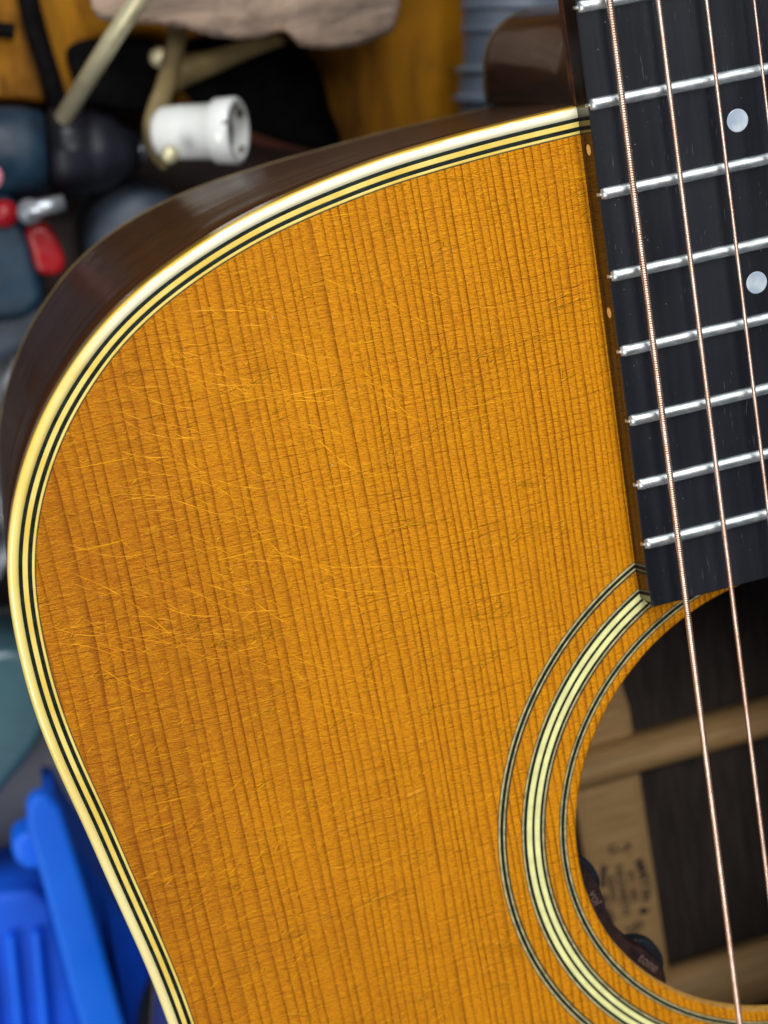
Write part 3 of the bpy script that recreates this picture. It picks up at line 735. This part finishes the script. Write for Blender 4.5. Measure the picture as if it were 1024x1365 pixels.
# cordless drill lying on its side
dr = empty('cordless_drill', pix(60, 200, ZB)); tag(dr, 'dark blue cordless drill with black chuck and red trigger at the far left', 'drill')
zd = -225
p0 = Vector(pix(-140, 205, zd)); p1 = Vector(pix(60, 203, zd)); dx = (p1-p0).normalized(); mp = (p1-p0).length/200; rb = 62*mp
rel(lathe('motor_housing', [(0, .01), (0, rb*.8), (8, rb*.98), (120*mp, rb), (170*mp, rb*1.0), (196*mp, rb*.9), (202*mp, rb*.8), (202*mp, .01)], 'drill_blue', None, tuple(p0), tuple(dx), 48), dr)
rel(lathe('chuck', [(0, .01), (0, rb*.92), (4, rb*1.0), (45*mp, rb*.98), (52*mp, rb*.88), (60*mp, rb*.92), (84*mp, rb*.80), (106*mp, rb*.52), (122*mp, rb*.40), (124*mp, .01)], 'chuck_black', None, tuple(p1+dx*1.5), tuple(dx), 60, True,
           mod=lambda i, t: 1+(.03 if i in (2, 3) and int(t*30/math.pi) % 2 else 0)), dr)
rel(lathe('bit_holder', [(0, .01), (0, rb*.22), (16*mp, rb*.20), (20*mp, .01)], 'steel_grey', None, tuple(p1+dx*(124*mp)), tuple(dx), 24), dr)
rel(prism('grip', poly_px([(-140, 250), (20, 262), (46, 330), (62, 400), (40, 425), (-60, 440), (-150, 420)], zd+12), zd-18, zd+12, 'drill_blue', None, 5, 3), dr)
rel(prism('battery', poly_px([(-100, 395), (30, 385), (70, 400), (66, 470), (-80, 520)], zd+14), zd-30, zd+6, 'slate_plastic', None, 5, 3), dr)
rel(lathe('direction_switch', [(0, .01), (0, 4.2), (3, 3.8), (5, .01)], 'red_plastic', None, pix(6, 284, zd+14), (0, 0, 1), 28), dr)
rel(prism('trigger', [tuple(p) for p in catmull(poly_px([(36, 306), (60, 300), (76, 318), (88, 350), (80, 366), (52, 364), (42, 336)], zd+15), 5, True)], zd+2, zd+15, 'red_plastic', None, 2.5, 3), dr)
rel(tube('lever', [pix(34, 280, zd+20), pix(60, 276, zd+20), pix(86, 270, zd+20)], 2.4, 'steel_grey', None, 16), dr)
rel(lathe('lever_head', [(0, .01), (0, 3.9), (3, 3.6), (4.6, .01)], 'steel_grey', None, pix(40, 282, zd+17), (0, 0, 1), 24), dr)
rel(lathe('cap', [(0, .01), (0, 3.8), (2, 3.4), (3, .01)], 'pink_plastic', None, pix(-13, 236, zd+18), (0, 0, 1), 24), dr)
# slate grey round cap in front of it
q0 = Vector(pix(185, 318, -240))
rc = (Vector(pix(108, 318, -232))-Vector(pix(185, 318, -232))).length
dm = lathe('round_lid', [(-22, .01), (-22, rc*.96), (0, rc), (8, rc*.97), (13, rc*.86), (15, rc*.6), (15.5, .01)], 'slate_plastic', None, tuple(q0), (0.05, -.1, 1), 60)
tag(dm, 'slate grey round plastic lid beside the upper bout of the guitar', 'lid')

# crumpled grey plastic film by the waist of the guitar
V = []; F = []; rnd = random.Random(9); nx_, ny_ = 26, 34
for j in range(ny_):
    for i in range(nx_):
        u = -150+180*i/(nx_-1); v = 455+330*j/(ny_-1); p = pix(u, v, -225)
        hgt = 12*math.sin(i*.55+.3*j)+9*math.sin(j*.8+.2*i*i*.1)+rnd.uniform(-3, 3); V.append((p[0], p[1], -238+hgt-(30 if i in (0, nx_-1) or j in (0, ny_-1) else 0)))
F = [(j*nx_+i, j*nx_+i+1, (j+1)*nx_+i+1, (j+1)*nx_+i) for j in range(ny_-1) for i in range(nx_-1)]
fm = fixn(mesh('plastic_wrap', V, F, 'grey_film', None, True)); md = fm.modifiers.new('t', 'SOLIDIFY'); md.thickness = .4*S
tag(fm, 'crumpled shiny grey plastic wrap left of the guitar edge', 'plastic wrap')

# teal box with rounded lid at the lower left
tb = empty('teal_box', pix(-60, 940, ZB)); tag(tb, 'teal plastic box with rounded lid at the left edge', 'box')
bx = catmull([pix(u, v, -218)[:2] for u, v in [(-260, 880), (-60, 868), (20, 862), (66, 878), (80, 920), (56, 980), (14, 1036), (-40, 1080), (-260, 1160)]], 5)
rel(prism('lid', [tuple(p) for p in bx], -224, -214, 'teal_plastic', None, 4, 4), tb)
cxb = bx.mean(0); rel(prism('tray', [tuple(cxb+(p-cxb)*.95) for p in bx], ZB+4.2, -224.2, 'teal_plastic', None, 1.5, 2), tb)

# bright blue plastic crate
bl = empty('blue_crate', pix(60, 1300, ZB)); tag(bl, 'bright blue plastic storage crate at the lower left', 'crate')
zr = -190
def bar(name, pts, z0, z1, mt, bv=2.0): return rel(prism(name, poly_px(pts, z1), z0, z1, mt, None, bv, 3), bl)
bar('rim', [(36, 1072), (50, 1060), (66, 1062), (82, 1076), (124, 1210), (176, 1400), (198, 1480), (140, 1480), (96, 1330), (60, 1190), (36, 1105)], zr-8, zr, 'blue_plastic', 2.4)
bar('end_wall', [(78, 1082), (96, 1120), (136, 1180), (176, 1240), (200, 1300), (186, 1340), (168, 1480), (192, 1490), (170, 1400), (120, 1212)], zr-62, zr-22, 'blue_plastic_shade', 1.0)
bar('side_wall', [(60, 1082), (76, 1082), (126, 1250), (176, 1440), (140, 1440), (92, 1260)], zr-46, zr-8.1, 'blue_plastic_shade', 1.0)
bar('latch', [(14, 1120), (40, 1108), (62, 1120), (66, 1158), (36, 1164), (18, 1150)], zr-24, zr-10, 'blue_plastic', 3)
bar('tray_floor', [(-120, 1206), (40, 1188), (68, 1200), (96, 1300), (140, 1480), (-120, 1480)], ZB+4.3, zr-30, 'blue_plastic_shade', 3)
for k in range(4):
    x = -60+k*34; bar('rib', [(x, 1262-6*k), (x+12, 1262-6*k), (x+36, 1480), (x+22, 1480)], zr-30, zr-25, 'blue_plastic', 1.5)
st2 = prism('blue_strap', poly_px([(206, 1240), (216, 1236), (262, 1430), (240, 1430)], -200), -215, -200, 'blue_plastic_shade', None, 1.5)
tag(st2, 'thin dark blue plastic strip between the crate and the guitar edge', 'plastic strip')
